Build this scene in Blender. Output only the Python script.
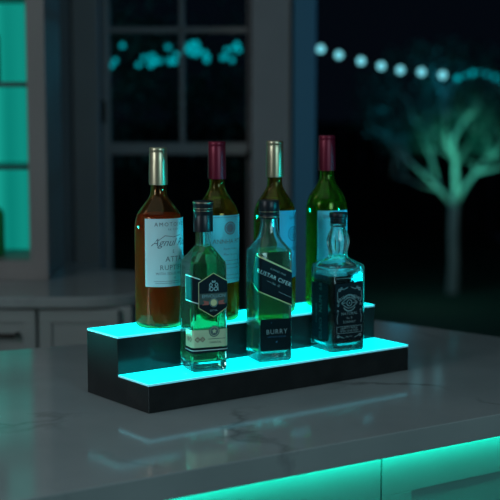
import bpy, bmesh, math, random
from mathutils import Vector, Matrix
random.seed(7)
PI = math.pi
scn = bpy.context.scene
COL = scn.collection
for o in list(bpy.data.objects): bpy.data.objects.remove(o)

# ------------------------------------------------------------------ camera
TOP = 0.92                     # height of the island countertop
EYE = TOP + 0.45466
PITCH = 0.11412
YAW = 0.64341                  # the display stands turned by this much
cam = bpy.data.cameras.new('camera'); cam_o = bpy.data.objects.new('camera', cam); COL.objects.link(cam_o)
cam_o.location = (0, 0, EYE); cam_o.rotation_euler = (PI/2 - PITCH, 0, 0)
cam.sensor_width = 36; cam.lens = 94.01; cam.clip_start = .05; cam.clip_end = 200
cam.dof.use_dof = True; cam.dof.focus_distance = 1.97; cam.dof.aperture_fstop = 4.1
scn.camera = cam_o
scn.view_settings.view_transform = 'Standard'; scn.view_settings.look = 'None'
scn.view_settings.gamma = 1; scn.view_settings.use_curve_mapping = False
scn.view_settings.exposure = 0
scn.cycles.max_bounces = 24; scn.cycles.transmission_bounces = 20; scn.cycles.glossy_bounces = 10
scn.cycles.transparent_max_bounces = 16
scn.cycles.diffuse_bounces = 4; scn.cycles.sample_clamp_indirect = 4; scn.cycles.blur_glossy = 0.3
scn.cycles.caustics_reflective = True; scn.cycles.caustics_refractive = True

# ------------------------------------------------------------------ night sky
w = bpy.data.worlds.new('night'); scn.world = w; w.use_nodes = True
bg = w.node_tree.nodes['Background']; bg.inputs[0].default_value = (.25, .5, 1, 1); bg.inputs[1].default_value = .004

def lamp(name, kind, loc, power, color, size=.1, size_y=None, rot=None, aim=None, spot=None, blend=.5, radius=None):
    l = bpy.data.lights.new(name, kind); l.energy = power; l.color = color
    if kind == 'AREA':
        l.size = size
        if size_y: l.shape = 'RECTANGLE'; l.size_y = size_y
    else: l.shadow_soft_size = size
    if kind == 'SPOT': l.spot_size = spot; l.spot_blend = blend
    o = bpy.data.objects.new(name, l); COL.objects.link(o); o.location = loc
    if aim is not None: o.rotation_euler = (Vector(aim) - Vector(loc)).to_track_quat('-Z', 'Y').to_euler()
    elif rot: o.rotation_euler = rot
    return o
# dim overhead fill added for the room ambience, soft light from the front left
lamp('overhead_fill', 'AREA', (-.6, 1.5, 2.65), 3.5, (.62, .90, 1.0), 2.2, 1.6, rot=(0, 0, 0))
lamp('warm_wall_fill', 'AREA', (-1.9, 2.2, 2.6), 1.6, (1.0, .80, .68), .6, .6, aim=(-.5, 3.8, 1.2))  # unseen warm lamp added to tint the far wall and casing
lamp('side_light', 'AREA', (-1.7, .7, 1.75), 10.0, (.86, .95, 1.0), .45, 1.1, aim=(-.1, 2.0, 1.0))
lamp('front_fill', 'AREA', (1.3, -.4, 1.75), 13.0, (.58, .92, 1.0), .9, .9, aim=(.1, 2.0, 1.0))  # unseen fill added from the camera side for worktop edge and labels
o = lamp('cyan_label_fill', 'AREA', (1.5, 1.62, 1.21), .15, (.0, .80, 1.0), .6, .16, aim=(.13, 2.15, 1.15)); o.data.spread = math.radians(9)  # unseen beam added to turn the bottle labels cyan
o = lamp('left_cyan_fill', 'AREA', (-1.35, 2.62, 1.10), .8, (.0, 1.0, .92), .55, .17, aim=(.05, 2.02, 1.085)); o.data.spread = math.radians(6)  # unseen beam added to brighten the left faces of the bottles
o = lamp('blue_jamb_fill', 'AREA', (2.3, 3.5, 1.6), 1.0, (.05, .50, 1.0), .5, 1.4, aim=(.25, 4.2, 1.5)); o.data.spread = math.radians(60)  # unseen blue lamp added to tint the jamb
lamp('tree_uplight', 'SPOT', (1.25, 8.3, .35), 85, (.10, 1.0, .72), .05, aim=(1.56, 9.7, 1.0), spot=.52, blend=.9)
lamp('tree_crown_light', 'POINT', (1.05, 9.1, 1.6), 5.0, (.02, .65, 1.0), .1)
lamp('trunk_base_fill', 'POINT', (1.2, 9.0, .5), .5, (.75, 1.0, .95), .1)  # unseen fill added to lift the base of the trunk

# ------------------------------------------------------------------ helpers
class MB:
    def __init__(s): s.v = []; s.f = []; s.m = []
    def add(s, verts, faces, mi=0, M=None):
        b = len(s.v)
        for p in verts:
            p = Vector(p); s.v.append(M @ p if M is not None else p)
        for f in faces: s.f.append([b + i for i in f]); s.m.append(mi)
    def box(s, x0, x1, y0, y1, z0, z1, mi=0, M=None):
        s.add([(x, y, z) for z in (z0, z1) for y in (y0, y1) for x in (x0, x1)],
              [(0, 2, 3, 1), (4, 5, 7, 6), (0, 1, 5, 4), (2, 6, 7, 3), (0, 4, 6, 2), (1, 3, 7, 5)], mi, M)
    def prism(s, poly, z0, z1, mi=0, M=None):
        n = len(poly)
        s.add([(x, y, z0) for x, y in poly] + [(x, y, z1) for x, y in poly],
              [list(range(n))[::-1], list(range(n, 2*n))] + [(i, (i+1) % n, n+(i+1) % n, n+i) for i in range(n)], mi, M)
    def rings(s, rings, mi=0, cap0=True, cap1=True, flip=False, M=None):
        n = len(rings[0]); V = [p for r in rings for p in r]; F = []
        for k in range(len(rings)-1):
            for i in range(n):
                j = (i+1) % n; F.append((k*n+i, k*n+j, (k+1)*n+j, (k+1)*n+i))
        if cap0: F.append(tuple(range(n))[::-1])
        if cap1: F.append(tuple((len(rings)-1)*n+i for i in range(n)))
        if flip: F = [f[::-1] for f in F]
        s.add(V, F, mi, M)
    def lathe(s, prof, n=48, mi=0, cap0=True, cap1=True, flip=False, M=None, flute=None):
        R = []
        for r, z in prof:
            R.append([(rr*math.cos(a), rr*math.sin(a), z) for a in [2*PI*i/n for i in range(n)]
                      for rr in [r*(1 + (flute(z, a) if flute else 0))]])
        s.rings(R, mi, cap0, cap1, flip, M)
    def tube(s, pts, rads, n=8, mi=0):
        pts = [Vector(p) for p in pts]; R = []; up = Vector((.3, .1, 1)).normalized()
        for i, p in enumerate(pts):
            d = (pts[min(i+1, len(pts)-1)] - pts[max(i-1, 0)]).normalized()
            a = d.cross(Vector((.31, .95, .1))).normalized(); b = d.cross(a)
            r = rads[i] if isinstance(rads, (list, tuple)) else rads
            R.append([p + a*r*math.cos(2*PI*k/n) + b*r*math.sin(2*PI*k/n) for k in range(n)])
        s.rings(R, mi)
    def build(s, name, mats, parent=None, smooth=None, bevel=0, segs=2):
        me = bpy.data.meshes.new(name); me.from_pydata([tuple(v) for v in s.v], [], s.f); me.update()
        if not isinstance(mats, (list, tuple)): mats = [mats]
        for m in mats: me.materials.append(m)
        me.polygons.foreach_set('material_index', s.m)
        bm = bmesh.new(); bm.from_mesh(me)
        if smooth is not None:
            for f in bm.faces: f.smooth = True
            for e in bm.edges:
                if len(e.link_faces) == 2 and e.calc_face_angle(0) > math.radians(smooth): e.smooth = False
        bm.to_mesh(me); bm.free()
        o = bpy.data.objects.new(name, me); COL.objects.link(o); o.parent = parent
        if bevel:
            b = o.modifiers.new('bevel', 'BEVEL'); b.width = bevel; b.segments = segs; b.limit_method = 'ANGLE'
        return o
def empty(name, loc, rz=0):
    o = bpy.data.objects.new(name, None); o.empty_display_size = .05; COL.objects.link(o)
    o.location = loc; o.rotation_euler = (0, 0, rz); return o
def tag(o, label, cat, group=None, kind=None):
    if label: o['label'] = label
    if cat: o['category'] = cat
    if group: o['group'] = group
    if kind: o['kind'] = kind
    return o
def struct(o, label=None):
    o['kind'] = 'structure'
    if label: o['label'] = label
    return o

# ------------------------------------------------------------------ materials
def mat(name, color, rough=.5, metal=0, spec=.5, coat=0, coat_r=.05, emit=None, es=0):
    m = bpy.data.materials.new(name); m.use_nodes = True; b = m.node_tree.nodes['Principled BSDF']
    b.inputs['Base Color'].default_value = (*color, 1); b.inputs['Roughness'].default_value = rough
    b.inputs['Metallic'].default_value = metal; b.inputs['Specular IOR Level'].default_value = spec
    b.inputs['Coat Weight'].default_value = coat; b.inputs['Coat Roughness'].default_value = coat_r
    if emit: b.inputs['Emission Color'].default_value = (*emit, 1); b.inputs['Emission Strength'].default_value = es
    return m
def vary(m, c0, c1, scale=8, detail=5, stretch=(1, 1, 1), lo=.35, hi=.65, bump=0, coord='Object'):
    nt = m.node_tree; b = nt.nodes['Principled BSDF']
    tc = nt.nodes.new('ShaderNodeTexCoord'); mp = nt.nodes.new('ShaderNodeMapping'); mp.inputs['Scale'].default_value = stretch
    nz = nt.nodes.new('ShaderNodeTexNoise'); nz.inputs['Scale'].default_value = scale; nz.inputs['Detail'].default_value = detail
    rp = nt.nodes.new('ShaderNodeValToRGB')
    rp.color_ramp.elements[0].position = lo; rp.color_ramp.elements[0].color = (*c0, 1)
    rp.color_ramp.elements[1].position = hi; rp.color_ramp.elements[1].color = (*c1, 1)
    L = nt.links.new
    L(tc.outputs[coord], mp.inputs['Vector']); L(mp.outputs[0], nz.inputs['Vector']); L(nz.outputs['Fac'], rp.inputs[0])
    L(rp.outputs[0], b.inputs['Base Color'])
    if bump:
        bp = nt.nodes.new('ShaderNodeBump'); bp.inputs['Strength'].default_value = bump; bp.inputs['Distance'].default_value = .002
        L(nz.outputs['Fac'], bp.inputs['Height']); L(bp.outputs[0], b.inputs['Normal'])
    return m
def glass(name, color=(1, 1, 1), ior=1.5, rough=0, cloud=0, cloud_col=(1, 1, 1), absorb=None, density=0):
    m = bpy.data.materials.new(name); m.use_nodes = True; nt = m.node_tree; nt.nodes.remove(nt.nodes['Principled BSDF'])
    out = nt.nodes['Material Output']; g = nt.nodes.new('ShaderNodeBsdfGlass')
    g.inputs['Color'].default_value = (*color, 1); g.inputs['IOR'].default_value = ior; g.inputs['Roughness'].default_value = rough
    last = g
    if cloud:  # diffuse part put in so glass and liquid catch the tread light
        t = nt.nodes.new('ShaderNodeBsdfTranslucent'); t.inputs[0].default_value = (*cloud_col, 1)
        d = nt.nodes.new('ShaderNodeBsdfDiffuse'); d.inputs[0].default_value = (*cloud_col, 1)
        x = nt.nodes.new('ShaderNodeMixShader'); x.inputs[0].default_value = .4
        nt.links.new(t.outputs[0], x.inputs[1]); nt.links.new(d.outputs[0], x.inputs[2])
        y = nt.nodes.new('ShaderNodeMixShader'); y.inputs[0].default_value = cloud
        nt.links.new(g.outputs[0], y.inputs[1]); nt.links.new(x.outputs[0], y.inputs[2]); last = y
    nt.links.new(last.outputs[0], out.inputs['Surface'])
    if absorb:
        a = nt.nodes.new('ShaderNodeVolumeAbsorption'); a.inputs[0].default_value = (*absorb, 1); a.inputs[1].default_value = density
        nt.links.new(a.outputs[0], out.inputs['Volume'])
    return m
def pane_mat(name, tint=(.9, 1, 1)):
    m = bpy.data.materials.new(name); m.use_nodes = True; nt = m.node_tree; nt.nodes.remove(nt.nodes['Principled BSDF'])
    t = nt.nodes.new('ShaderNodeBsdfTransparent'); t.inputs[0].default_value = (*tint, 1)
    g = nt.nodes.new('ShaderNodeBsdfGlossy'); g.inputs['Roughness'].default_value = .02
    f = nt.nodes.new('ShaderNodeFresnel'); f.inputs[0].default_value = 1.12
    x = nt.nodes.new('ShaderNodeMixShader')
    nt.links.new(f.outputs[0], x.inputs[0]); nt.links.new(t.outputs[0], x.inputs[1]); nt.links.new(g.outputs[0], x.inputs[2])
    nt.links.new(x.outputs[0], nt.nodes['Material Output'].inputs['Surface'])
    return m
def glow(name, col, s):
    m = bpy.data.materials.new(name); m.use_nodes = True; nt = m.node_tree; nt.nodes.remove(nt.nodes['Principled BSDF'])
    e = nt.nodes.new('ShaderNodeEmission'); e.inputs[0].default_value = (*col, 1); e.inputs[1].default_value = s
    nt.links.new(e.outputs[0], nt.nodes['Material Output'].inputs['Surface']); return m

M_black = mat('black_acrylic', (.02, .022, .024), .14, 0, .3)
vary(M_black, (.016, .018, .019), (.022, .024, .025), 30)
M_tread = mat('lit_acrylic', (.08, .5, .55), .25, emit=(.0, .86, .95), es=2.2)
M_edge = mat('acrylic_edge', (.5, .9, .95), .25, emit=(.10, .62, .80), es=.5)
M_paper = mat('label_paper', (.58, .84, .90), .65)  # paper tinted towards the cyan light falling on it
M_paper_b = mat('cyan_lit_paper', (.13, .66, .80), .65)  # cyan light on the labels put into the paper colour
M_paper_c = mat('deep_cyan_lit_paper', (.05, .40, .62), .65)  # stronger cyan light worked into this paper colour
M_ink = mat('label_ink', (.15, .22, .27), .6)
M_inkl = mat('label_pale_ink', (.12, .25, .34), .6)
M_swirl = mat('label_blue_ink', (.02, .12, .22), .6)
M_gold = mat('champagne_foil', (.62, .58, .40), .34, .85)
M_burg = mat('burgundy_foil', (.20, .008, .035), .38, .35)
M_cap = mat('black_cap', (.012, .016, .022), .35, .2)
M_capband = mat('cap_band', (.45, .36, .26), .35, .8)
M_blk_label = mat('black_label', (.007, .012, .017), .7, spec=.12)
M_goldline = mat('gold_line', (.75, .55, .28), .45, .3)
M_white = mat('white_print', (.62, .66, .66), .6)
M_silver = mat('silver_print', (.27, .34, .36), .6)
M_red = mat('red_print', (.45, .08, .06), .6)
M_cream = mat('cream_label', (.55, .60, .38), .6)
M_wglass = glass('olive_bottle_glass', (.80, .74, .42), 1.5, 0, .05, (.75, .42, .03))
M_gglass = glass('green_bottle_glass', (.66, .84, .38), 1.5, 0, .06, (.22, .60, .06))
M_bglass = glass('amber_bottle_glass', (.93, .68, .45), 1.5, 0, .04, (.40, .26, .08))
M_cglass = glass('clear_glass', (.95, 1, .99), 1.5, 0, .025, (.8, .9, .9))
M_cglass2 = glass('light_catching_glass', (.95, 1, .99), 1.5, 0, .045, (.6, .9, .9))  # clear glass with haze added so its side face catches the cyan beam
M_lred = glass('rose_wine', (1, 1, 1), 1.34, .0, .7, (.90, .17, .05), (.95, .25, .16), 10)
M_lwhite = glass('pale_wine', (1, 1, 1), 1.34, 0, .02, (.7, .42, .03), (.85, .80, .25), 22)
M_lgreen_w = glass('green_wine', (1, 1, 1), 1.34, 0, .04, (.15, .55, .05), (.45, .90, .18), 20)
M_lgreen = glass('green_spirit', (1, 1, 1), 1.36, 0, .07, (.03, .65, .34), (.08, .72, .36), 60)
M_lamber = glass('amber_spirit', (1, 1, 1), 1.36, 0, .03, (.30, .70, .30), (.42, .68, .28), 50)
M_ldark = glass('dark_whiskey', (1, 1, 1), 1.36, 0, .0, (.02, .03, .03), (.12, .10, .08), 160)

def marble():
    m = mat('grey_marble', (.3, .33, .33), .10, 0, .6); nt = m.node_tree; b = nt.nodes['Principled BSDF']; N = nt.nodes.new; L = nt.links.new
    tc = N('ShaderNodeTexCoord')
    nz = N('ShaderNodeTexNoise'); nz.inputs['Scale'].default_value = 5; nz.inputs['Detail'].default_value = 6
    mx = N('ShaderNodeMixRGB'); mx.blend_type = 'ADD'; mx.inputs[0].default_value = .34
    L(tc.outputs['Object'], nz.inputs['Vector']); L(tc.outputs['Object'], mx.inputs[1]); L(nz.outputs['Color'], mx.inputs[2])
    vo = N('ShaderNodeTexVoronoi'); vo.feature = 'DISTANCE_TO_EDGE'; vo.inputs['Scale'].default_value = 2.7; L(mx.outputs[0], vo.inputs['Vector'])
    r1 = N('ShaderNodeValToRGB'); r1.color_ramp.elements[0].position = .0; r1.color_ramp.elements[0].color = (1, 1, 1, 1)
    r1.color_ramp.elements[1].position = .035; r1.color_ramp.elements[1].color = (0, 0, 0, 1); L(vo.outputs['Distance'], r1.inputs[0])
    n2 = N('ShaderNodeTexNoise'); n2.inputs['Scale'].default_value = 3.5; n2.inputs['Detail'].default_value = 4; L(tc.outputs['Object'], n2.inputs['Vector'])
    r2 = N('ShaderNodeValToRGB'); r2.color_ramp.elements[0].position = .47; r2.color_ramp.elements[1].position = .62; L(n2.outputs['Fac'], r2.inputs[0])
    mu = N('ShaderNodeMath'); mu.operation = 'MULTIPLY'; L(r1.outputs[0], mu.inputs[0]); L(r2.outputs[0], mu.inputs[1])
    cl = N('ShaderNodeValToRGB'); cl.color_ramp.elements[0].position = .3; cl.color_ramp.elements[0].color = (.30, .34, .345, 1)
    cl.color_ramp.elements[1].position = .7; cl.color_ramp.elements[1].color = (.40, .44, .445, 1); L(n2.outputs['Fac'], cl.inputs[0])
    mix = N('ShaderNodeMixRGB'); mix.inputs[2].default_value = (.21, .23, .235, 1); L(mu.outputs[0], mix.inputs[0]); L(cl.outputs[0], mix.inputs[1])
    L(mix.outputs[0], b.inputs['Base Color'])
    return m
M_marble = marble()
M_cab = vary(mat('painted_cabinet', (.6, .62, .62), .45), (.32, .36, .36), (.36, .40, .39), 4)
M_icab = vary(mat('teal_lit_cabinet', (.2, .4, .36), .45), (.13, .40, .35), (.15, .44, .39), 4)  # teal of the LED glow is put into this colour too
M_wall = vary(mat('wall_paint', (.5, .5, .5), .8), (.28, .29, .30), (.32, .33, .34), 2)
M_wall_b = vary(mat('cool_wall_paint', (.4, .45, .5), .8), (.14, .175, .21), (.16, .195, .23), 2)
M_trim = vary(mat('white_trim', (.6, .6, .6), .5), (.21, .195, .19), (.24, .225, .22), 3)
M_wood = vary(mat('floor_wood', (.1, .07, .05), .4), (.06, .045, .035), (.12, .09, .06), 3, stretch=(1, 12, 1))
M_lawn = vary(mat('lawn', (.02, .05, .03), .9), (.03, .07, .04), (.06, .13, .07), 30, bump=.5)
M_bark = vary(mat('pale_bark', (.5, .5, .45), .8), (.55, .56, .52), (.72, .72, .66), 20, bump=.6)
M_leaf = vary(mat('leaf', (.05, .12, .06), .6), (.04, .11, .10), (.09, .22, .18), 3)
M_dark = mat('dark_metal', (.02, .018, .016), .4, .7)
M_fence = vary(mat('dark_fence_wood', (.01, .01, .01), .8), (.004, .005, .005), (.007, .008, .008), 6)

# ------------------------------------------------------------------ the setting
X0, X1 = -2.2, 2.6
WV = 4.2
def pu(x, v): return (x-250)/1306*v
def pz(y, v): return EYE - v*math.tan(PITCH + math.atan((y-250)/1306))
b = MB(); b.box(X0, X1, -.6, WV+.14, -.06, 0); struct(b.build('floor', M_wood))
b = MB(); b.box(X0, X1, -.6, WV+.14, 2.75, 2.82); struct(b.build('ceiling', M_wall))
b = MB(); b.box(X0-.1, X0, -.6, WV+.14, 0, 2.75); struct(b.build('wall_left', M_wall))
b = MB(); b.box(X0, X1, 4.4, 30, -.12, -.06); lawn = struct(b.build('floor_lawn', M_lawn))
lawn.data.transform(Matrix.Scale(1.0, 4)); 
# back wall with the french door opening and, right of it, the wide opening to the garden
d0, d1 = pu(101, WV), pu(251, WV)       # french door opening
e1 = pu(315, WV)                         # end of the wall
b = MB(); b.box(X0, d0, WV, WV+.12, 0, 2.75); b.box(d0, d1, WV, WV+.12, 2.12, 2.75); b.box(d1, e1-.073, WV, WV+.12, 0, 2.75)
b.box(e1-.073, X1, WV, WV+.12, 2.3, 2.75)
struct(b.build('wall_back', M_wall_b))
b = MB(); b.box(d0-.085, d0, WV-.025, WV-.001, 0, 2.12); b.box(d1, d1+.126, WV-.025, WV-.001, 0, 2.12); b.box(d0-.085, d1+.126, WV-.025, WV-.001, 2.12, 2.22)
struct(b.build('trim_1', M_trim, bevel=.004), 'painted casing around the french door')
b = MB(); b.box(e1-.072, e1+.0, WV-.03, WV+.16, 0, 2.3); struct(b.build('trim_2', mat('blue_lit_jamb', (.035, .17, .26), .6), bevel=.003), 'jamb at the edge of the garden opening')  # blue light on the jamb is put into its colour
# french door
b = MB(); S0, S1 = d0+.004, d1-.004; g0, g1 = pu(110, WV), pu(247, WV); Y0, Y1 = WV+.02, WV+.06
zr0, zr1 = pz(155, WV), pz(143, WV)
b.box(S0, g0, Y0, Y1, .01, 2.11); b.box(g1, S1, Y0, Y1, .01, 2.11)
b.box(g0, g1, Y0, Y1, .01, .22); b.box(g0, g1, Y0, Y1, 2.02, 2.11); b.box(g0, g1, Y0, Y1, zr0, zr1)
zm = pz(29.5, WV); b.box(g0, g1, Y0+.005, Y1-.005, zm-.009, zm+.009)
um = pu(182, WV); b.box(um-.008, um+.008, Y0+.005, Y1-.005, zr1, 2.02)
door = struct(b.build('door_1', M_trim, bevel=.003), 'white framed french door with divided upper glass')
b = MB(); b.box(g0, g1, WV+.038, WV+.041, .22, zr0); b.box(g0, g1, WV+.038, WV+.041, zr1, 2.02); b.build('glass_pane', pane_mat('door_glass'), door)
b = MB(); b.lathe([(.0, 0), (.009, 0), (.009, .012), (.016, .018), (.018, .028), (.012, .036), (0, .037)], 20, M=Matrix.Translation((pu(252.5, WV), Y0, pz(154, WV))) @ Matrix.Rotation(PI/2, 4, 'X'))
b.build('door_knob', M_dark, door, smooth=40)
for zz in (pz(112, WV), .4):
    b = MB(); b.box(S0-.003, S0+.012, Y0-.012, Y0, zz-.035, zz+.035); b.build('hinge', M_dark, door, bevel=.002)

# ------------------------------------------------------------------ lit display cabinet standing on the far counter
FV = 3.3
n1 = pu(31, FV); n0 = n1 - .62; c1 = pu(45, FV)
zb, zt = pz(260, FV), pz(1, FV)+.012
hutch = empty('display_cabinet', (n1-.25, FV+.1, TOP+.001))
tag(hutch, 'tall pale display cabinet with teal lit shelves at left, on the far counter', 'cabinet')
OFF = Matrix.Translation(-Vector(hutch.location))
b = MB()
b.box(n1, c1, FV, FV+.30, TOP+.001, 2.5, M=OFF); b.box(n0-.06, n0, FV, FV+.30, TOP+.001, 2.5, M=OFF)
b.box(n0, n1, FV, FV+.30, TOP+.001, zb, M=OFF); b.box(n0, n1, FV, FV+.30, zt, 2.5, M=OFF); b.box(n0, n1, FV+.24, FV+.30, zb, zt, M=OFF)
# raised face frame
b.box(n1-.004, c1+.006, FV-.014, FV, TOP+.001, 2.5, M=OFF); b.box(n0, n1-.004, FV-.014, FV, TOP+.001, zb-.004, M=OFF)
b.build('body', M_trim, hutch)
def niche_glow():
    m = glow('teal_back_panel', (0, 1, .7), 1); nt = m.node_tree; e = [n for n in nt.nodes if n.type == 'EMISSION'][0]
    tc = nt.nodes.new('ShaderNodeTexCoord'); mp = nt.nodes.new('ShaderNodeMapping'); mp.inputs['Scale'].default_value = (9, 1, .15)
    nz = nt.nodes.new('ShaderNodeTexNoise'); nz.inputs['Scale'].default_value = 1.6; nz.inputs['Detail'].default_value = 1
    rp = nt.nodes.new('ShaderNodeValToRGB'); rp.color_ramp.elements[0].position = .3; rp.color_ramp.elements[0].color = (0, .16, .13, 1)
    rp.color_ramp.elements[1].position = .7; rp.color_ramp.elements[1].color = (.01, .38, .30, 1)
    L = nt.links.new; L(tc.outputs['Object'], mp.inputs[0]); L(mp.outputs[0], nz.inputs[0]); L(nz.outputs[0], rp.inputs[0]); L(rp.outputs[0], e.inputs[0]); return m
b = MB(); b.box(n0+.002, n1-.002, FV+.225, FV+.238, zb+.002, zt-.002, M=OFF); b.build('backlit_panel', niche_glow(), hutch)
shz = [pz(166.5, FV+.08), pz(84.5, FV+.08)]
for z in shz:
    b = MB(); b.box(n0+.002, n1-.002, FV+.03, FV+.223, z-.006, z+.006, M=OFF); b.build('shelf', mat('smoked_shelf', (.01, .10, .09), .25), hutch)

# far counter with a rounded end
fc = MB(); poly = []
cx1, cy0, cy1 = pu(150, 3.1), 3.0, FV+.32
poly = [(X0+.001, cy0), ]
R = .16
for k in range(13):
    a = -PI/2 + k/12*PI/2; poly.append((cx1-R+R*math.cos(a), cy0+R+R*math.sin(a)))
for k in range(7):
    a = k/6*PI/2; poly.append((cx1-R+R*math.cos(a), FV-.02-R+.22+R*math.sin(a)))
poly += [(c1+.1, FV+.36), (X0+.001, FV+.36)]
fc.prism(poly, TOP-.026, TOP); o = fc.build('far_countertop', M_marble, bevel=.004)
tag(o, 'pale stone worktop with a rounded end along the left wall', 'countertop')
cab = empty('far_cabinet', (-1.1, 3.1, 0))
tag(cab, 'painted base cabinet with framed drawer fronts under the far worktop', 'cabinet')
OF = Matrix.Translation(-Vector(cab.location))
b = MB(); cf = cy0+.03; ce = cx1-.04
b.box(X0+.002, ce, cf, FV+.30, .08, TOP-.027, M=OF); b.build('body', M_cab, cab, bevel=.004)
b = MB(); b.box(X0+.002, ce-.03, cf+.05, FV+.25, .001, .08, M=OF); b.build('plinth', M_dark, cab)
xe = pu(34, cf)
for xa, xb in ((xe-.42, xe), (xe+.008, ce-.03)):
    for za, zb2 in ((.755, .888), (.38, .745), (.10, .37)):
        b = MB(); b.box(xa, xb, cf-.014, cf-.001, za, zb2, M=OF); b.box(xa+.035, xb-.035, cf-.0145, cf-.011, za+.035, zb2-.035, M=OF)
        b.box(xa, xb, cf-.019, cf-.013, za, za+.03, M=OF); b.box(xa, xb, cf-.019, cf-.013, zb2-.03, zb2, M=OF)
        b.box(xa, xa+.03, cf-.019, cf-.013, za+.03, zb2-.03, M=OF); b.box(xb-.03, xb, cf-.019, cf-.013, za+.03, zb2-.03, M=OF)
        dr = b.build('drawer', M_cab, cab, bevel=.0015)
        if xb == xe:
            hz = (za+zb2)/2+.01; b = MB(); hx0 = pu(14, cf) - .13
            b.tube([(hx0, cf-.02, hz), (hx0+.004, cf-.043, hz), (hx0+.13, cf-.043, hz), (hx0+.134, cf-.02, hz)], .006)
            for i in range(len(b.v)): b.v[i] = OF @ b.v[i]
            b.build('handle', M_dark, dr, smooth=50)

# ------------------------------------------------------------------ island under the display
ORG = Vector((1.00107*-1, 0, 0))
cy, sy = math.cos(YAW), math.sin(YAW)
def W2(dx, dy):   # display frame (right along the steps, back) -> world
    px, py = dx+1.00107, dy+1.58149
    return (px*cy - py*sy, px*sy + py*cy)
ox, oy = W2(0, 0)
def D(z=TOP): return Matrix.Translation((ox, oy, z)) @ Matrix.Rotation(YAW, 4, 'Z')
A = (-.75, -.239); Bq = (.974, -.341); Cq = (.819, .411); Dq = (-.62, .709)
b = MB(); b.prism([A, Bq, Cq, Dq], -.034, 0)
o = b.build('island_countertop', M_marble, bevel=.0015, segs=2); o.location = (ox, oy, TOP); o.rotation_euler = (0, 0, YAW)
tag(o, 'grey veined marble worktop of the island in the foreground', 'countertop')
# cabinet
isl = empty('island_cabinet', (*W2(.2, .1), 0), YAW)
tag(isl, 'island base cabinet glowing teal under the marble worktop edge', 'cabinet')
def line(x, off): return -.2835 - .0592*x + off
L2 = Matrix.Translation((-.2, -.1, 0)); zc = TOP-.035
b = MB()
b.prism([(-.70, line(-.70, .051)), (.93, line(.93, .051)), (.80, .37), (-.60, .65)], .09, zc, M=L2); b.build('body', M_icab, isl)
b = MB(); b.prism([(-.66, line(-.66, .09)), (.89, line(.89, .09)), (.77, .33), (-.57, .60)], .001, .09, M=L2); b.build('plinth', M_dark, isl)
M_led = glow('teal_led', (.0, 1, .78), 9.5)
ang = math.atan(-.0592)
def face_box(mb, xa, xb, ya, yb, za, zb_):   # a box lying along the slanted front of the island
    P = [(x, line(x, y)) for x, y in ((xa, ya), (xb, ya), (xb, yb), (xa, yb))]
    mb.prism(P, za, zb_, M=L2)
b = MB(); face_box(b, -.69, .92, .018, .034, zc-.0013, zc-.0003); b.build('led_strip', M_led, isl)
def door_panel(xa, xb):
    z1, z0 = zc-.012, .11; b = MB()
    face_box(b, xa, xb,   .041, .0505, z0, z1)
    s = .055
    face_box(b, xa, xb, .0375, .041, z1-s, z1); face_box(b, xa, xb, .0375, .041, z0, z0+s)
    face_box(b, xa, xa+s, .0375, .041, z0+s, z1-s); face_box(b, xb-s, xb, .0375, .041, z0+s, z1-s)
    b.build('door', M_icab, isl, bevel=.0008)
for xa, xb in ((-.68, -.217), (-.214, .2205), (.2235, .70), (.703, .92)): door_panel(xa, xb)

# ------------------------------------------------------------------ two step lit display
H1, H2, DA, DB, W = .0432, .1015, .0855, .0920, .52
disp = empty('bottle_display', (ox, oy, TOP+.0003), YAW)
tag(disp, 'black two step bottle display with glowing cyan treads on the marble island', 'bottle display')
pt = .0035
def side_prism(poly_yz, x0, x1, mb, mi=0):
    n = len(poly_yz)
    mb.add([(x0, y, z) for y, z in poly_yz] + [(x1, y, z) for y, z in poly_yz],
           [list(range(n)), list(range(n, 2*n))[::-1]] + [(i, n+i, n+(i+1) % n, (i+1) % n) for i in range(n)], mi)
b = MB(); side_prism([(0, 0), (0, H1-pt), (DA, H1-pt), (DA, H2-pt), (DA+DB, H2-pt), (DA+DB, 0)], 0, W, b)
body = b.build('body', M_black, disp, bevel=.0008)
def tread(y0, y1, z, x0=0, x1=W):
    b = MB(); b.box(x0, x1, y0, y1, z-pt+.0002, z)
    for i in range(len(b.m)): b.m[i] = 0 if i == 1 else 1
    return b.build('acrylic_tread', [M_tread, M_edge], disp, bevel=.0006)
tread(0, DA-.0002, H1); tread(DA, DA+DB, H2)
for x in (.0, W):       # thin joint lines of the side panels
    pass

# ------------------------------------------------------------------ lettering
def text2d(s, size, shear=0, spacing=1):
    cu = bpy.data.curves.new('t', 'FONT'); cu.body = s; cu.size = size; cu.align_x = 'CENTER'; cu.align_y = 'CENTER'
    cu.shear = shear; cu.space_character = spacing; cu.resolution_u = 2
    o = bpy.data.objects.new('t', cu); COL.objects.link(o)
    dg = bpy.context.evaluated_depsgraph_get(); me = bpy.data.meshes.new_from_object(o.evaluated_get(dg))
    V = [(v.co.x, v.co.y) for v in me.vertices]; F = [tuple(p.vertices) for p in me.polygons]
    bpy.data.objects.remove(o); bpy.data.curves.remove(cu); bpy.data.meshes.remove(me)
    return V, F
def round_path(r):           # wrap round a bottle of radius r, front towards -y
    def f(s, off):
        a = s/r; return ((r+off)*math.sin(a), -(r+off)*math.cos(a))
    return f
def square_path(a, rc):
    e = a-rc; q = rc*PI/2
    def f(s, off):
        sg = 1 if s >= 0 else -1; t = abs(s)
        if t <= e: x, y = t, -(a+off)
        elif t <= e+q:
            th = (t-e)/rc; x, y = e+(rc+off)*math.sin(th), -e-(rc+off)*math.cos(th)
        else:
            x, y = a+off, -e+(t-e-q)
        return (sg*x, y)
    return f
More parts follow.
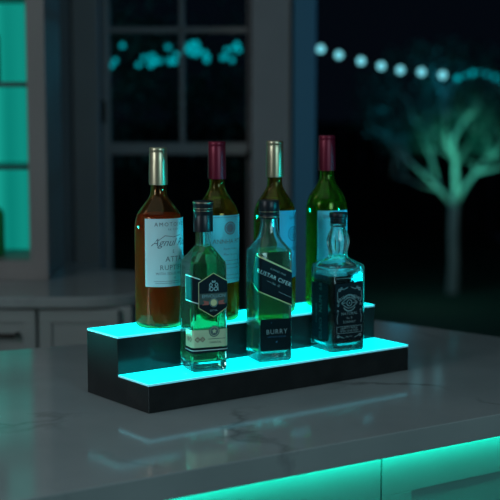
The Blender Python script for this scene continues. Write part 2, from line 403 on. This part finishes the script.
class Label:
    def __init__(s, path): s.p = path; s.mb = MB()
    def put(s, V, F, mi, off): s.mb.add([(*s.p(x, off), z) for x, z in V], F, mi)
    def strip(s, s0, s1, bot, top, mi=0, off=.0004, n=24):
        V = []; F = []
        bf = bot if callable(bot) else (lambda x: bot); tf = top if callable(top) else (lambda x: top)
        for i in range(n+1):
            x = s0+(s1-s0)*i/n; V += [(x, bf(x)), (x, tf(x))]
        for i in range(n): F.append((2*i, 2*i+2, 2*i+3, 2*i+1))
        s.put(V, F, mi, off)
    def text(s, t, cx, cz, size, mi=1, off=.0007, shear=0, rot=0, spacing=1, arc=0):
        V, F = text2d(t, size, shear, spacing)
        if arc: V = [((arc+y)*math.sin(x/arc), (arc+y)*math.cos(x/arc)-arc) for x, y in V]
        c, q = math.cos(rot), math.sin(rot)
        s.put([(cx+x*c-y*q, cz+x*q+y*c) for x, y in V], F, mi, off)
    def ring(s, cx, cz, r0, r1, mi=1, off=.0006, n=32, sx=1, a0=0, a1=2*PI):
        V = []; F = []
        for i in range(n+1):
            a = a0+(a1-a0)*i/n
            V += [(cx+sx*r0*math.cos(a), cz+r0*math.sin(a)), (cx+sx*r1*math.cos(a), cz+r1*math.sin(a))]
        for i in range(n): F.append((2*i, 2*i+1, 2*i+3, 2*i+2))
        s.put(V, F, mi, off)
    def poly(s, pts, mi=0, off=.0005):
        s.put(pts, [tuple(range(len(pts)))], mi, off)
    def stroke(s, pts, w, mi=1, off=.0007):
        for (xa, za), (xb, zb_) in zip(pts, pts[1:]):
            d = Vector((xb-xa, zb_-za)); k = max(1, int(d.length/.002)); nrm = Vector((-d.y, d.x)).normalized()*w/2
            V = []; F = []
            for i in range(k+1):
                p = Vector((xa, za))+d*i/k; V += [tuple(p-nrm), tuple(p+nrm)]
            for i in range(k): F.append((2*i, 2*i+2, 2*i+3, 2*i+1))
            s.put(V, F, mi, off)
    def build(s, mats, parent, name='label', label=None):
        o = s.mb.build(name, mats, parent, smooth=30)
        if label: o['label'] = label
        return o

def smooth_prof(pts, k=5):
    """catmull-rom through (r, z) points"""
    P = [Vector((*p, 0)) if len(p) == 2 else Vector(p) for p in pts]; out = []
    for i in range(len(P)-1):
        a, b_, c, d = P[max(i-1, 0)], P[i], P[i+1], P[min(i+2, len(P)-1)]
        for j in range(k):
            t = j/k
            out.append(.5*((2*b_)+(c-a)*t+(2*a-5*b_+4*c-d)*t*t+(3*b_-a-3*c+d)*t**3))
    out.append(P[-1]); return [tuple(max(q, 0) if i == 0 else q for i, q in enumerate(p)) for p in out]

# ------------------------------------------------------------------ wine bottles
def wine_bottle(pos, rz, h, r, glass_m, liq_m, foil_m, liq_z, foil_len, label, turn=0):
    root = empty('wine_bottle', (*W2(pos[0], pos[1]), TOP+pos[2]+.0008), YAW+rz); tag(root, label, 'bottle', 'wine bottles on the upper step')
    nk = .0122; fz = h-foil_len
    sh = [(nk, fz), (nk+.0004, fz-.012), (nk+.003, fz-.020), (r*.62, fz-.031), (r*.86, fz-.044), (r*.97, fz-.057), (r, fz-.070)]
    out = [(0, .006), (r*.45, .004), (r*.78, .0008), (r*.88, 0), (r*.97, .003), (r, .010), (r, fz-.070)][::1] + smooth_prof(sh[::-1], 4)[1:] + [(nk, fz+.01), (nk, h-.003)]
    inn = [(0, .0165), (r*.45, .013), (r*.80, .0075), (r-.006, .009), (r-.0030, .016), (r-.0028, fz-.070)] + [(x-.0026, z) for x, z, *_ in smooth_prof([(*p, 0) for p in sh[::-1]], 4)[1:]] + [(nk-.003, fz+.01), (nk-.003, h-.01), (0, h-.01)]
    out = [(p[0], p[1]) for p in out]; inn = [(p[0], p[1]) for p in inn]
    b = MB(); b.lathe(out, 64, cap0=False); b.lathe(inn, 64, cap0=False, cap1=False, flip=True)
    b.build('glass', glass_m, root, smooth=50)
    # wine up to its level
    lq = []
    for (x0, z0), (x1_, z1) in zip(inn, inn[1:]):
        if z1 > liq_z:
            t = (liq_z-z0)/(z1-z0) if z1 != z0 else 0; lq.append((x0, z0)); lq.append((x0+(x1_-x0)*t, liq_z)); break
        lq.append((x0, z0))
    b = MB(); b.lathe([(x+.0004 if x > 0 else 0, z) for x, z in lq], 64, cap0=False); b.build('wine', liq_m, root, smooth=50)
    # foil capsule
    b = MB(); t = .0147
    b.lathe([(0, h), (.0126, h), (.0138, h-.0008), (.0142, h-.002), (.0142, h-.0065), (.0137, h-.0072), (.0137, h-.008), (.0141, h-.009), (.0143, h-.022),
             (t, h-.030), (t+.0002, fz+.004), (t, fz), (nk+.0002, fz)], 48, cap0=False, cap1=False)
    b.build('foil_capsule', foil_m, root, smooth=50)
    return root
ztr = H2; ym = DA+DB/2
# 1: rose, gold foil
R1 = .0378
w1 = wine_bottle((.105, ym, ztr), 0, .280, R1, M_bglass, M_lred, M_gold, .176, .058, 'gold capped wine bottle of orange red wine, at left end of the upper step')
lb = Label(round_path(R1)); hw = math.radians(67)*R1
lb.strip(-hw, hw, .066, .1715, 0)
lb.text('AMOTOIVEI', .000, .1625, .0085, 1, spacing=1.35); lb.text('RE SIST', .002, .1545, .0042, 2, spacing=1.4)
lb.text('Agnul Ros', .000, .1345, .0165, 1, shear=.5); lb.stroke([(-.024, .137), (-.012, .1455), (.002, .143), (.016, .1455)], .0009, 1)
lb.text('E', .002, .1205, .007, 1); lb.text('ATTA', .004, .1085, .0118, 1, spacing=1.1); lb.text('RUPTIFIS', .002, .0955, .0108, 1, spacing=1.1)
lb.text('WITH SOLES WATA', .000, .0862, .0056, 1, spacing=1.1); lb.text('750', .004, .0795, .0036, 2)
lb.stroke([(-.03, .0745), (.03, .0745)], .0006, 2); lb.stroke([(-.028, .0715), (.028, .0715)], .0006, 2)
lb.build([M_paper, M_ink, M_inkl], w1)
# 2: burgundy foil, seal
R2 = .0352
w2 = wine_bottle((.217, ym, ztr), 0, .287, R2, M_wglass, M_lwhite, M_burg, .199, .060, 'burgundy capped bottle of pale wine with a round seal label, second on upper step')
lb = Label(round_path(R2)); hw = math.radians(75)*R2
lb.strip(-hw, hw+.004, .062, .1705, 0); lb.stroke([(-hw, .1675), (hw, .1675)], .0006, 2)
c = .0005; lb.ring(c, .150, .0085, .0105, 1); lb.ring(c, .150, .0, .0076, 2, n=24); lb.ring(c, .150, .002, .0045, 1, off=.0007)
lb.text('ANNHA PITYS', .002, .1285, .0098, 1); lb.text('Rante Vaitos', .002, .117, .0052, 2); lb.text('Blanc de Luna', .002, .108, .0048, 2)
for z in (.098, .092, .086, .075, .069): lb.stroke([(-.02, z), (.022, z)], .0006, 2)
lb.build([M_paper_b, M_ink, M_inkl], w2)
# 3: gold foil, swirl
w3 = wine_bottle((.335, ym, ztr), math.radians(27), .286, R2, M_wglass, M_lwhite, M_gold, .176, .060, 'gold capped wine bottle with blue swirl label, third on upper step')
lb = Label(round_path(R2)); hw = math.radians(52)*R2
lb.strip(-hw, hw, .060, .172, 0)
for r0, r1 in ((.0105, .0122), (.0062, .0080), (.002, .0038)): lb.ring(-.004, .133, r0, r1, 1, a0=.6, a1=2*PI+.1)
lb.text('Lusna', -.004, .160, .008, 1); lb.text('BIANCO', -.004, .108, .008, 1)
lb.build([M_paper_c, M_swirl], w3)
# 4: burgundy foil, green
w4 = wine_bottle((.448, ym, ztr), 0, .293, R2, M_gglass, M_lgreen_w, M_burg, .178, .060, 'burgundy capped green wine bottle at the right end of the upper step')
lb = Label(round_path(R2)); hw = math.radians(66)*R2
lb.strip(-hw, hw, .060, .1665, 0)
lb.text('Deva', -.021, .1565, .0085, 1); lb.text('Sainte', .006, .142, .0115, 2, shear=.4); lb.text('Elda', .004, .126, .010, 2, shear=.4)
for z in (.108, .100, .092, .080): lb.stroke([(-.026, z), (.026, z)], .0006, 2)
lb.build([M_paper_b, M_ink, M_inkl], w4)

# ------------------------------------------------------------------ square bottles
def ring_sq(a, rc, z, k=3, flute=None):
    rc = min(rc, a); e = a-rc; P = []
    for q in range(4):
        for i in range(k+1):
            th = -PI/2 + q*PI/2 + PI/2*i/k
            cx = e*(1 if q in (0, 1) else -1) if True else 0
            cyy = e*(-1 if q in (0, 3) else 1)
            P.append((cx+rc*math.cos(th), cyy+rc*math.sin(th), z))
    return P
def sq_shell(mb, secs, k, flip=False, cap1=True):
    mb.rings([ring_sq(a, rc, z, k) for a, rc, z in secs], 0, True, cap1, flip)
def cut(secs, zl, grow=.0004):
    o = []
    for (a0, r0, z0), (a1, r1, z1) in zip(secs, secs[1:]):
        o.append((a0+grow, r0, z0-.0002))
        if z1 > zl:
            t = (zl-z0)/(z1-z0); o.append((a0+(a1-a0)*t+grow, r0+(r1-r0)*t, zl)); return o
    return o
def square_bottle(pos, rz, label, outer, inner, liq_m, liq_z, k=3, sm=28, glass_m=None):
    root = empty('spirit_bottle', (*W2(pos[0], pos[1]), TOP+pos[2]+.0008), rz); tag(root, label, 'bottle', 'liquor bottles on the lower step')
    b = MB(); sq_shell(b, outer, k); sq_shell(b, inner, k, True); b.build('glass', glass_m or M_cglass, root, smooth=sm)
    b = MB(); sq_shell(b, cut(inner, liq_z), k); b.build('spirit', liq_m, root, smooth=sm)
    return root
# faceted green bottle
A1 = .0292
outer = [(A1-.004, .004, 0), (A1-.001, .006, .0015), (A1, .0065, .005), (A1, .0065, .160), (A1-.001, .007, .167), (.0185, .013, .184), (.0138, .0138, .191), (.0128, .0128, .195), (.0128, .0128, .215)]
inner = [(A1-.010, .004, .012), (A1-.0045, .005, .0155), (A1-.004, .005, .160), (A1-.005, .005, .166), (.0150, .0105, .183), (.0105, .0105, .191), (.0100, .0100, .195), (.0100, .0100, .214)]
s1 = square_bottle((.130, .046, H1), math.radians(23), 'faceted green liquor bottle with crest label, left of the three on the lower step', outer, inner, M_lgreen, .1895, 2, 12)
def cap(root, prof, mats, name='cap', bands=()):
    b = MB(); b.lathe(prof, 48, cap0=False)
    for r, z0, z1 in bands: b.lathe([(r, z0), (r+.0003, z0), (r+.0003, z1), (r, z1)], 48, 1, cap0=False, cap1=False)
    return b.build(name, mats, root, smooth=40)
cap(s1, [(0, .2125), (.0148, .2125), (.0150, .214), (.0150, .236), (.0146, .237), (.0146, .238), (.0150, .239), (.0150, .252), (.0154, .2525), (.0156, .254), (.0156, .2575), (.0145, .2590), (0, .2592)][::1], [M_cap, M_capband], bands=((.0150, .2475, .2483), (.0150, .2440, .2446), (.0156, .2560, .2575)))
P1 = square_path(A1, .0065); lb = Label(P1)
def hex_t(x, c=.005, half=.0245, ap=.152, ed=.138): return ap-(ap-ed)*abs(x-c)/half
def hex_b(x, c=.005, half=.0245, ap=.084, ed=.099): return ap+(ed-ap)*abs(x-c)/half
lb.strip(-.054, -.016, lambda x: .1085 if x < -.03 else .1085-(x+.03)*.3, lambda x: .1485 if x < -.03 else .1485-(x+.03)*.35, 1, .0004)
lb.strip(-.0525, -.016, lambda x: .1102 if x < -.03 else .1102-(x+.03)*.3, lambda x: .1468 if x < -.03 else .1468-(x+.03)*.35, 0, .0006)
lb.strip(-.0195, .0295, lambda x: hex_b(x)-.0, lambda x: hex_t(x), 2, .0008, 32)
lb.strip(-.0185, .0285, lambda x: hex_b(x)+.0012, lambda x: hex_t(x)-.0012, 0, .0010, 32)
lb.strip(-.0185, .0285, .1045, .121, 3, .0012); lb.text('EMVOLLION', .005, .1165, .0072, 4, .0015, spacing=.95)
lb.ring(.005, .1065, 0, .0052, 2, .0016, 24); lb.ring(.005, .1065, .0062, .0068, 4, .0016)
for sg in (-1, 1):
    lb.poly([(.005+sg*.008, .1085), (.005+sg*.017, .1105), (.005+sg*.015, .1065), (.005+sg*.019, .1035), (.005+sg*.008, .1035)][::sg], 5, .0016)
    lb.ring(.005+sg*.0035, .1275, .0018, .0034, 4, .0015, 16); lb.ring(.005+sg*.0045, .1335, .0015, .0030, 4, .0015, 16)
    lb.stroke([(.005+sg*.0075, .1245), (.005+sg*.007, .131), (.005+sg*.005, .1375)], .0009, 4, .0015)
lb.poly([(.0015, .137), (.0085, .137), (.0075, .141), (.005, .139), (.0025, .141)], 4, .0015); lb.text('EXTRA', .005, .0945, .004, 4, .0015)
lb.build([M_blk_label, M_white, M_goldline, mat('dark_taupe_print', (.05, .06, .05), .6), M_silver, M_red], s1, 'crest_label', 'black crest label with gold edge')
lb = Label(P1)
lb.strip(-.054, .030, .0385, .0655, 0); lb.strip(-.056, .030, .0300, .0375, 1, .0004); lb.strip(-.056, .030, .0335, .0347, 2, .0007)
lb.ring(.006, .0625, 0, .0086, 3, .0007); lb.ring(.006, .0625, .0062, .0070, 0, .0009); 
st = [(.006+(.0048 if i % 2 == 0 else .002)*math.sin(i*PI/5), .0625+(.0048 if i % 2 == 0 else .002)*math.cos(i*PI/5)) for i in range(10)]
lb.poly(st[::-1], 0, .0010)
for x in (-.043, -.034, -.021, -.013): lb.poly([(x-.0045, .051), (x, .0465), (x+.0045, .051), (x, .0555)], 4, .0007); lb.ring(x, .051, .0008, .0018, 0, .0009, 12)
lb.stroke([(-.004, .051), (.024, .051)], .0008, 3); lb.text('ORIENTAL', .008, .0455, .0042, 3)
lb.build([M_cream, M_blk_label, M_white, mat('navy_print', (.05, .09, .10), .6), mat('faded_red_print', (.28, .16, .12), .6)], s1, 'band_label', 'cream band label with a dark round seal')

# slanted label bottle
A2 = .0287
outer = [(A2-.004, .004, 0), (A2-.001, .006, .0015), (A2, .0055, .005), (A2, .0055, .172), (A2-.0006, .0065, .1765), (.0262, .009, .180), (.0235, .0115, .1845), (.0195, .0135, .191), (.0165, .0145, .199), (.0148, .0142, .208), (.0137, .0137, .219), (.0135, .0135, .230)]
inner = [(A2-.009, .004, .014), (A2-.0042, .005, .018), (A2-.0038, .0045, .171), (A2-.0046, .005, .1755), (.0222, .007, .180), (.0195, .009, .1845), (.0160, .0105, .191), (.0130, .0115, .199), (.0113, .0110, .208), (.0103, .0103, .219), (.0103, .0103, .229)]
s2 = square_bottle((.256, .045, H1), math.radians(22.5), 'square bottle with a slanted black label, middle of the lower step', outer, inner, M_lamber, .1745, 4, 28, M_cglass2)
cap(s2, [(0, .2262), (.0158, .2262), (.0161, .2275), (.0161, .231), (.0156, .2316), (.0156, .2324), (.0161, .233), (.0161, .2525), (.0150, .2545), (0, .2547)], [M_cap, M_capband], bands=((.0161, .2282, .2290), (.0161, .2365, .2372)))
lb = Label(square_path(A2, .0055))
def top2(x): return .1725-(x+.036)*.47
def bot2(x): return .126-(x+.055)*.44 if x > -.055 else .126
def left_top(x): return min(top2(x), .129+(x+.0565)*2.1)
lb.strip(-.0565, .030, lambda x: bot2(x)-.0016, lambda x: left_top(x)+.0012, 1, .0004, 60)
lb.strip(-.0540, .030, lambda x: bot2(x)+.0004, lambda x: left_top(x)-.0014, 0, .0007, 60)
rt = -.43
lb.text('RUSTAR CIFER', -.0035, .1345, .0088, 2, .0011, rot=rt, spacing=1.12); lb.text('BLENDED FINES', .003, .1435, .0038, 3, .0011, rot=rt, spacing=1.1)
lb.text('No. 12', -.001, .1235, .0052, 3, .0011, shear=.3, rot=rt); lb.stroke([(.004, .112), (.026, .1015)], .0006, 3, .0011); lb.stroke([(-.016, .1305), (-.008, .1265)], .0005, 3, .0011)
lb.build([M_blk_label, M_goldline, M_white, M_silver], s2, 'slanted_label', 'slanted black label edged in gold')
lb = Label(square_path(A2, .0055))
lb.strip(-.0262, .0262, .0190, .0690, 0); lb.text('BURRY', .001, .0485, .0108, 1, spacing=1.15); lb.text('PREMIUM BLEND', .001, .0405, .0036, 2, spacing=1.2)
lb.ring(.001, .0325, .0004, .0014, 2, n=12); lb.ring(-.008, .0635, .0003, .0009, 2, n=12)
lb.build([mat('deep_teal_label', (.003, .012, .016), .7, spec=.12), M_silver, M_swirl], s2, 'lower_label', 'dark lower label with pale lettering')

# square whiskey bottle with bulbous neck
A3 = .0342
def neckring(r, z, n=8):  return (r, r, z)
outer = [(A3-.004, .006, 0), (A3-.001, .009, .0015), (A3, .0095, .005), (A3, .0095, .1365), (A3-.0003, .0095, .1375), (A3-.0010, .0095, .1385), (A3-.0008, .0095, .1400), (A3-.0018, .0100, .1425), (.0265, .013, .1462), (.0205, .0150, .1500), (.0168, .0158, .1535),
         (.0148, .0148, .1580), (.0150, .0150, .1630), (.0168, .0168, .1700), (.0180, .0180, .1775), (.0180, .0180, .1830), (.0165, .0165, .1900), (.0140, .0140, .1965), (.0122, .0122, .2010), (.0120, .0120, .2040), (.0138, .0138, .2055), (.0138, .0138, .2085), (.0122, .0122, .2100), (.0122, .0122, .2190)]
inner = [(A3-.011, .006, .011), (A3-.0055, .008, .015), (A3-.0048, .008, .128), (A3-.0070, .009, .1345), (.0210, .011, .1400), (.0150, .0120, .1450), (.0115, .0115, .1500), (.0108, .0108, .1580), (.0112, .0112, .1640), (.0125, .0125, .1700), (.0134, .0134, .1775), (.0132, .0132, .1830), (.0120, .0120, .1900), (.0100, .0100, .1965), (.0092, .0092, .2040), (.0092, .0092, .2180)]
s3 = empty('spirit_bottle', (*W2(.401, .046), TOP+H1+.0008), math.radians(30))
tag(s3, 'square dark whiskey bottle with bulbous clear neck, right end of the lower step', 'bottle', 'liquor bottles on the lower step')
def fl(secs, k, amp):
    out = []
    for a, rc, z in secs:
        P = ring_sq(a, rc, z, k); w_ = max(0, min(1, (z-.150)/.012))*max(0, min(1, (.201-z)/.010))
        if w_ > 0 and amp: P = [(x*(1+amp*w_*math.cos(10*math.atan2(y, x))), y*(1+amp*w_*math.cos(10*math.atan2(y, x))), zz) for x, y, zz in P]
        out.append(P)
    return out
b = MB(); b.rings(fl(outer, 20, .045)); b.rings(fl(inner, 20, 0), flip=True)
b.build('glass', M_cglass, s3, smooth=35)
b = MB(); b.rings(fl(cut(inner, .1255), 20, 0)); b.build('whiskey', M_ldark, s3, smooth=35)
# ribbed ledge under the shoulder
b = MB(); pth = square_path(A3, .0095)
for i in range(34):
    s = -.060+.0036*i; x, y = pth(s, .0004); x2, y2 = pth(s+.0016, .0004); x3, y3 = pth(s+.0016, -.0004); x4, y4 = pth(s, -.0004)
    b.prism([(x, y), (x2, y2), (x3, y3), (x4, y4)], .1290, .1350)
b.build('embossed_ribs', M_cglass, s3)
cap(s3, [(0, .2095), (.0132, .2095), (.0134, .2105), (.0134, .2140), (.0128, .2146), (.0134, .2152), (.0134, .2185), (.0146, .2190), (.0149, .2200), (.0149, .2262), (.0140, .2275), (0, .2276)], [M_cap, M_capband])
lb = Label(square_path(A3, .0095))
lb.strip(-.0278, .0278, .0205, .1140, 0)
lb.strip(-.0262, .0262, .1222, .1228, 1, .0004)
def frame_line(x0, x1, z0, z1, w_=.0007): lb.stroke([(x0, z0), (x1, z0), (x1, z1), (x0, z1), (x0, z0)], w_, 1)
lb.text('BRVHO NEMO', 0, .0925, .0078, 1, arc=.034, spacing=1.0)
for sg in (-1, 1):
    lb.ring(sg*.0195, .1035, .0012, .0026, 1); lb.ring(sg*.0155, .1065, .0008, .0018, 1, n=16); lb.stroke([(sg*.0235, .1015), (sg*.0235, .0875), (sg*.0205, .081)], .0009, 1)
    lb.stroke([(sg*.0180, .105), (sg*.0100, .1045), (sg*.003, .1075)], .0009, 1); lb.ring(sg*.0222, .0785, .0010, .0020, 1, n=16)
    lb.stroke([(sg*.0218, .066), (sg*.0242, .058), (sg*.0230, .048)], .0009, 1); lb.ring(sg*.0225, .0690, .0008, .0018, 1, n=16)
    lb.ring(sg*.0215, .0270, .0010, .0024, 1, n=16); lb.stroke([(sg*.0190, .0270), (sg*.010, .0235)], .0010, 1)
    lb.ring(0, .0815, .0125, .0140, 1, n=30, a0=PI/2-1.0 if sg > 0 else 1.5*PI-1.0, a1=PI/2+1.0 if sg > 0 else 1.5*PI+1.0)
V = []
for sg in (-1, 1):
    pts = [(-.0155+.031*i/16, .0815+sg*.0085*math.sin(PI*i/16)) for i in range(17)]; lb.stroke(pts, .0011, 1)
lb.ring(0, .0815, .0045, .0056, 1); lb.text('6', 0, .0815, .0060, 1); lb.stroke([(-.0135, .0815), (-.0065, .0815)], .0009, 1); lb.stroke([(.0065, .0815), (.0135, .0815)], .0009, 1)
lb.text('NATURAL', 0, .0640, .0066, 1, spacing=1.1); lb.text('No. 8', 0, .0565, .0048, 1); lb.text('SONMAY', 0, .0500, .0058, 1, spacing=1.1)
frame_line(-.0245, .0245, .0320, .0430); lb.text('VNISKCY BLEND', 0, .0405, .0046, 1, arc=.08); lb.text('FINEST SOUR MASH', 0, .0352, .0040, 1)
lb.text('40% VOL', 0, .0255, .0036, 1)
lb.build([M_blk_label, M_silver], s3, 'label', 'black label with pale ornamental print')
lb = Label(lambda s, off: (-(A3+off), -s))
lb.strip(-.0235, .0235, .0205, .1130, 0)
lb.text('OLNO  NUM  68', .002, .066, .0125, 1, rot=PI/2, spacing=1.05); lb.text('EXTRA FINES', -.011, .062, .0055, 1, rot=PI/2)
o = lb.build([M_blk_label, mat('faint_print', (.07, .09, .09), .6)], s3, 'side_label', 'dark side label with faint upright lettering')

# ------------------------------------------------------------------ bottles in the lit cabinet
def small_bottle(u, v, z, h, r, m, label):
    b = MB(); b.lathe([(0, .001), (r*.9, 0), (r, .004), (r, h*.55), (r*.9, h*.62), (r*.42, h*.70), (r*.36, h*.75), (r*.36, h*.93), (r*.42, h*.935), (r*.42, h), (0, h)], 32, cap0=False)
    o = b.build('bottle', m, None, smooth=45); o.location = (u, v, z+.0068); tag(o, label, 'bottle', 'bottles in the lit cabinet'); return o
M_sg = mat('dark_green_glass', (.02, .32, .08), .12)
small_bottle(pu(-9, FV+.12), FV+.10, zb-.006, .19, .036, M_sg, 'green bottle on the bottom shelf of the teal lit cabinet')
small_bottle(pu(-9, FV+.12), FV+.10, shz[1], .20, .034, mat('dark_glass', (.008, .025, .025), .15), 'dark bottle on the top shelf of the teal lit cabinet')

# ------------------------------------------------------------------ the garden
def bulb_mesh(r):
    b = MB(); b.lathe([(0, -r), (r*.5, -r*.86), (r*.87, -r*.5), (r, 0), (r*.87, r*.5), (r*.5, r*.86), (r*.2, r*1.0), (0, r*1.0)], 16, cap0=False); return b
M_bulb = glow('bulb', (.22, .78, .90), .95)
M_bulb2 = glow('small_bulb', (.0, .62, .72), .65)
# string over the terrace, running back into the tree
pix = [(301, 45, 4.62), (320, 49, 4.65), (338, 55, 4.65), (360, 61, 4.65), (380, 66, 4.65), (399, 70, 4.65), (420, 72, 4.65), (441, 75, 4.65),
       (456, 78, 5.3), (464, 75, 6.0), (471, 73, 6.6), (478, 72, 7.2), (485, 74, 7.8), (493, 77, 8.3), (500, 81, 8.8), (507, 86, 9.2)]
P = [Vector((pu(x, v), v, pz(y, v))) for x, y, v in pix]
sl = empty('string_lights', P[0]); tag(sl, 'string of round pale blue bulbs hanging over the garden to the tree', 'string lights')
o3 = -P[0]
b = MB(); b.tube([p+o3+Vector((0, 0, .016)) for p in P], .0016, 6); b.build('cable', M_dark, sl, smooth=60)
for i, p in enumerate(P[1:]):
    rr = .0155 if i < 7 else (.012, .009, .014, .007, .012, .015, .012, .010)[i-7]
    o = bulb_mesh(rr).build('bulb', M_bulb if i < 7 else M_bulb2, sl, smooth=60); o.location = p+o3
# fairy lights behind the french door
fp = []
rnd = random.Random(3)
for cx, cyp, n, sx, sy_ in ((115, 65, 3, 5, 5), (150, 61, 9, 10, 6), (172, 55, 6, 7, 8), (190, 48, 10, 9, 6), (203, 56, 5, 6, 5), (228, 54, 5, 6, 6), (236, 47, 3, 4, 3), (125, 44, 1, 2, 2)):
    for k in range(n): fp.append((cx+rnd.uniform(-sx, sx), cyp+rnd.uniform(-sy_, sy_)))
fp.sort()
FP = [Vector((pu(x, 5.3), 5.3+rnd.uniform(-.05, .05), pz(y, 5.3))) for x, y in fp]
# a shrub that carries them
def leaves(mb, pts, n, spread, size, seed):
    r = random.Random(seed)
    for _ in range(n):
        c = r.choice(pts) + Vector([r.gauss(0, spread) for _ in range(3)])
        M = Matrix.Translation(c) @ Matrix.Rotation(r.uniform(0, 2*PI), 4, 'Z') @ Matrix.Rotation(r.uniform(-1.3, 1.3), 4, 'X'); s = size*r.uniform(.6, 1.3)
        mb.add([(0, -s, 0), (s*.5, -s*.2, s*.08), (0, s, 0), (-s*.5, -s*.2, s*.08)], [(0, 1, 2, 3)], 0, M)
sb = empty('tall_shrub', (pu(172, 5.45), 5.45, -.06)); tag(sb, 'dark leafy tall shrub behind the french door glass', 'shrub')
Ls = -Vector(sb.location)
b = MB()
for k in range(7):
    a = k*.9; top = Vector((pu(172, 5.45)+(-.30+.1*k), 5.45+.05*math.sin(a), 1.52+.06*math.sin(k*1.7)))
    mid = Vector((pu(172, 5.45)+(-.12+.04*k), 5.45, .8)); b.tube([Vector((pu(172, 5.45)+.01*k, 5.45, -.06))+Ls, mid+Ls, top+Ls], [.010, .007, .003], 6)
b.build('stems', M_fence, sb, smooth=60)
b = MB(); cl = [Vector((pu(172, 5.45)+rnd.uniform(-.34, .34), 5.45+rnd.uniform(.03, .2), rnd.uniform(1.15, 1.75))) for _ in range(60)]
leaves(b, [p+Ls for p in cl], 2600, .05, .022, 5); o = b.build('foliage', M_leaf, sb)
fl_ = empty('fairy_lights', FP[0]); tag(fl_, 'teal fairy lights draped over the shrub outside the french door', 'string lights')
b = MB(); b.tube([p-FP[0]+Vector((0, 0, .008)) for p in FP], .001, 5); b.build('cable', M_dark, fl_)
for p in FP:
    o = bulb_mesh(.010).build('bulb', M_bulb2, fl_, smooth=60); o.location = p-FP[0]

# tree
TX, TY = pu(455, 9.7), 9.7
tr = empty('garden_tree', (TX, TY, -.06)); tag(tr, 'spreading garden tree with trunk and branches lit teal from below', 'tree')
b = MB(); forkz = pz(208, 9.7)+.06
trunk = [(0, 0, 0), (.004, 0, forkz*.35), (-.004, 0, forkz*.7), (0, 0, forkz)]
b.tube([(-.004, 0, -.0)] + trunk[1:], [.046, .038, .036, .038], 14)
tips = []
def T(x, y, dy=0): return Vector((pu(x, 9.7)-TX, dy, pz(y, 9.7)+.06))
limbs = [([(455, 208), (456, 185), (455, 160), (452, 140), (462, 122), (475, 112)], .040, 0), ([(455, 207), (465, 188), (478, 172), (492, 158), (508, 140)], .036, .08), ([(454, 207), (440, 190), (425, 176), (408, 162), (392, 148)], .026, -.05),
         ([(453, 206), (440, 186), (436, 165), (428, 145), (420, 125)], .024, .15), ([(478, 172), (492, 168), (505, 166), (522, 158)], .022, -.1), ([(455, 165), (468, 150), (480, 135), (496, 118)], .022, .2),
         ([(440, 190), (422, 186), (408, 180), (395, 178)], .015, .1), ([(455, 160), (444, 140), (440, 118), (436, 98)], .018, -.15), ([(492, 158), (500, 138), (506, 112)], .018, -.2)]
for pts, r0, dy in limbs:
    n = len(pts); Q = [T(x, y, dy*i/(n-1)*2) for i, (x, y) in enumerate(pts)]
    b.tube(Q, [r0*.68*(1-.75*i/(n-1)) for i in range(n)], 9); tips += Q[n-1:]
    for j in range(2, n):
        for q in range(2):
            e = Q[j]+Vector((rnd.uniform(-.28, .28), rnd.uniform(-.3, .3), rnd.uniform(.05, .35))); m_ = (Q[j]+e)/2+Vector((rnd.uniform(-.04, .04), 0, .03))
            b.tube([Q[j], m_, e], [.007, .0045, .002], 5); tips.append(e)
b.build('trunk', M_bark, tr, smooth=60)
b = MB()
cl = [t for t in tips if t.z > T(0, 150).z]
for _ in range(150):
    a = rnd.uniform(0, 2*PI); q = rnd.random()**.5
    x = 462+q*math.cos(a)*98; y = 100+q*math.sin(a)*58
    cl.append(T(x, y, rnd.uniform(-.25, .9)))
leaves(b, cl, 5500, .05, .024, 9); b.build('foliage', M_leaf, tr)
# fence at the end of the garden
fe = MB()
for i in range(60): x = -5+i*.2; fe.box(x, x+.185, 14, 14.03, -.06, 1.15+.01*math.sin(i*2.1))
fe.box(-5, 7, 14.03, 14.07, .2, .3); fe.box(-5, 7, 14.03, 14.07, .85, .95)
tag(fe.build('garden_fence', M_fence), 'dark board fence closing the far end of the garden', 'fence')
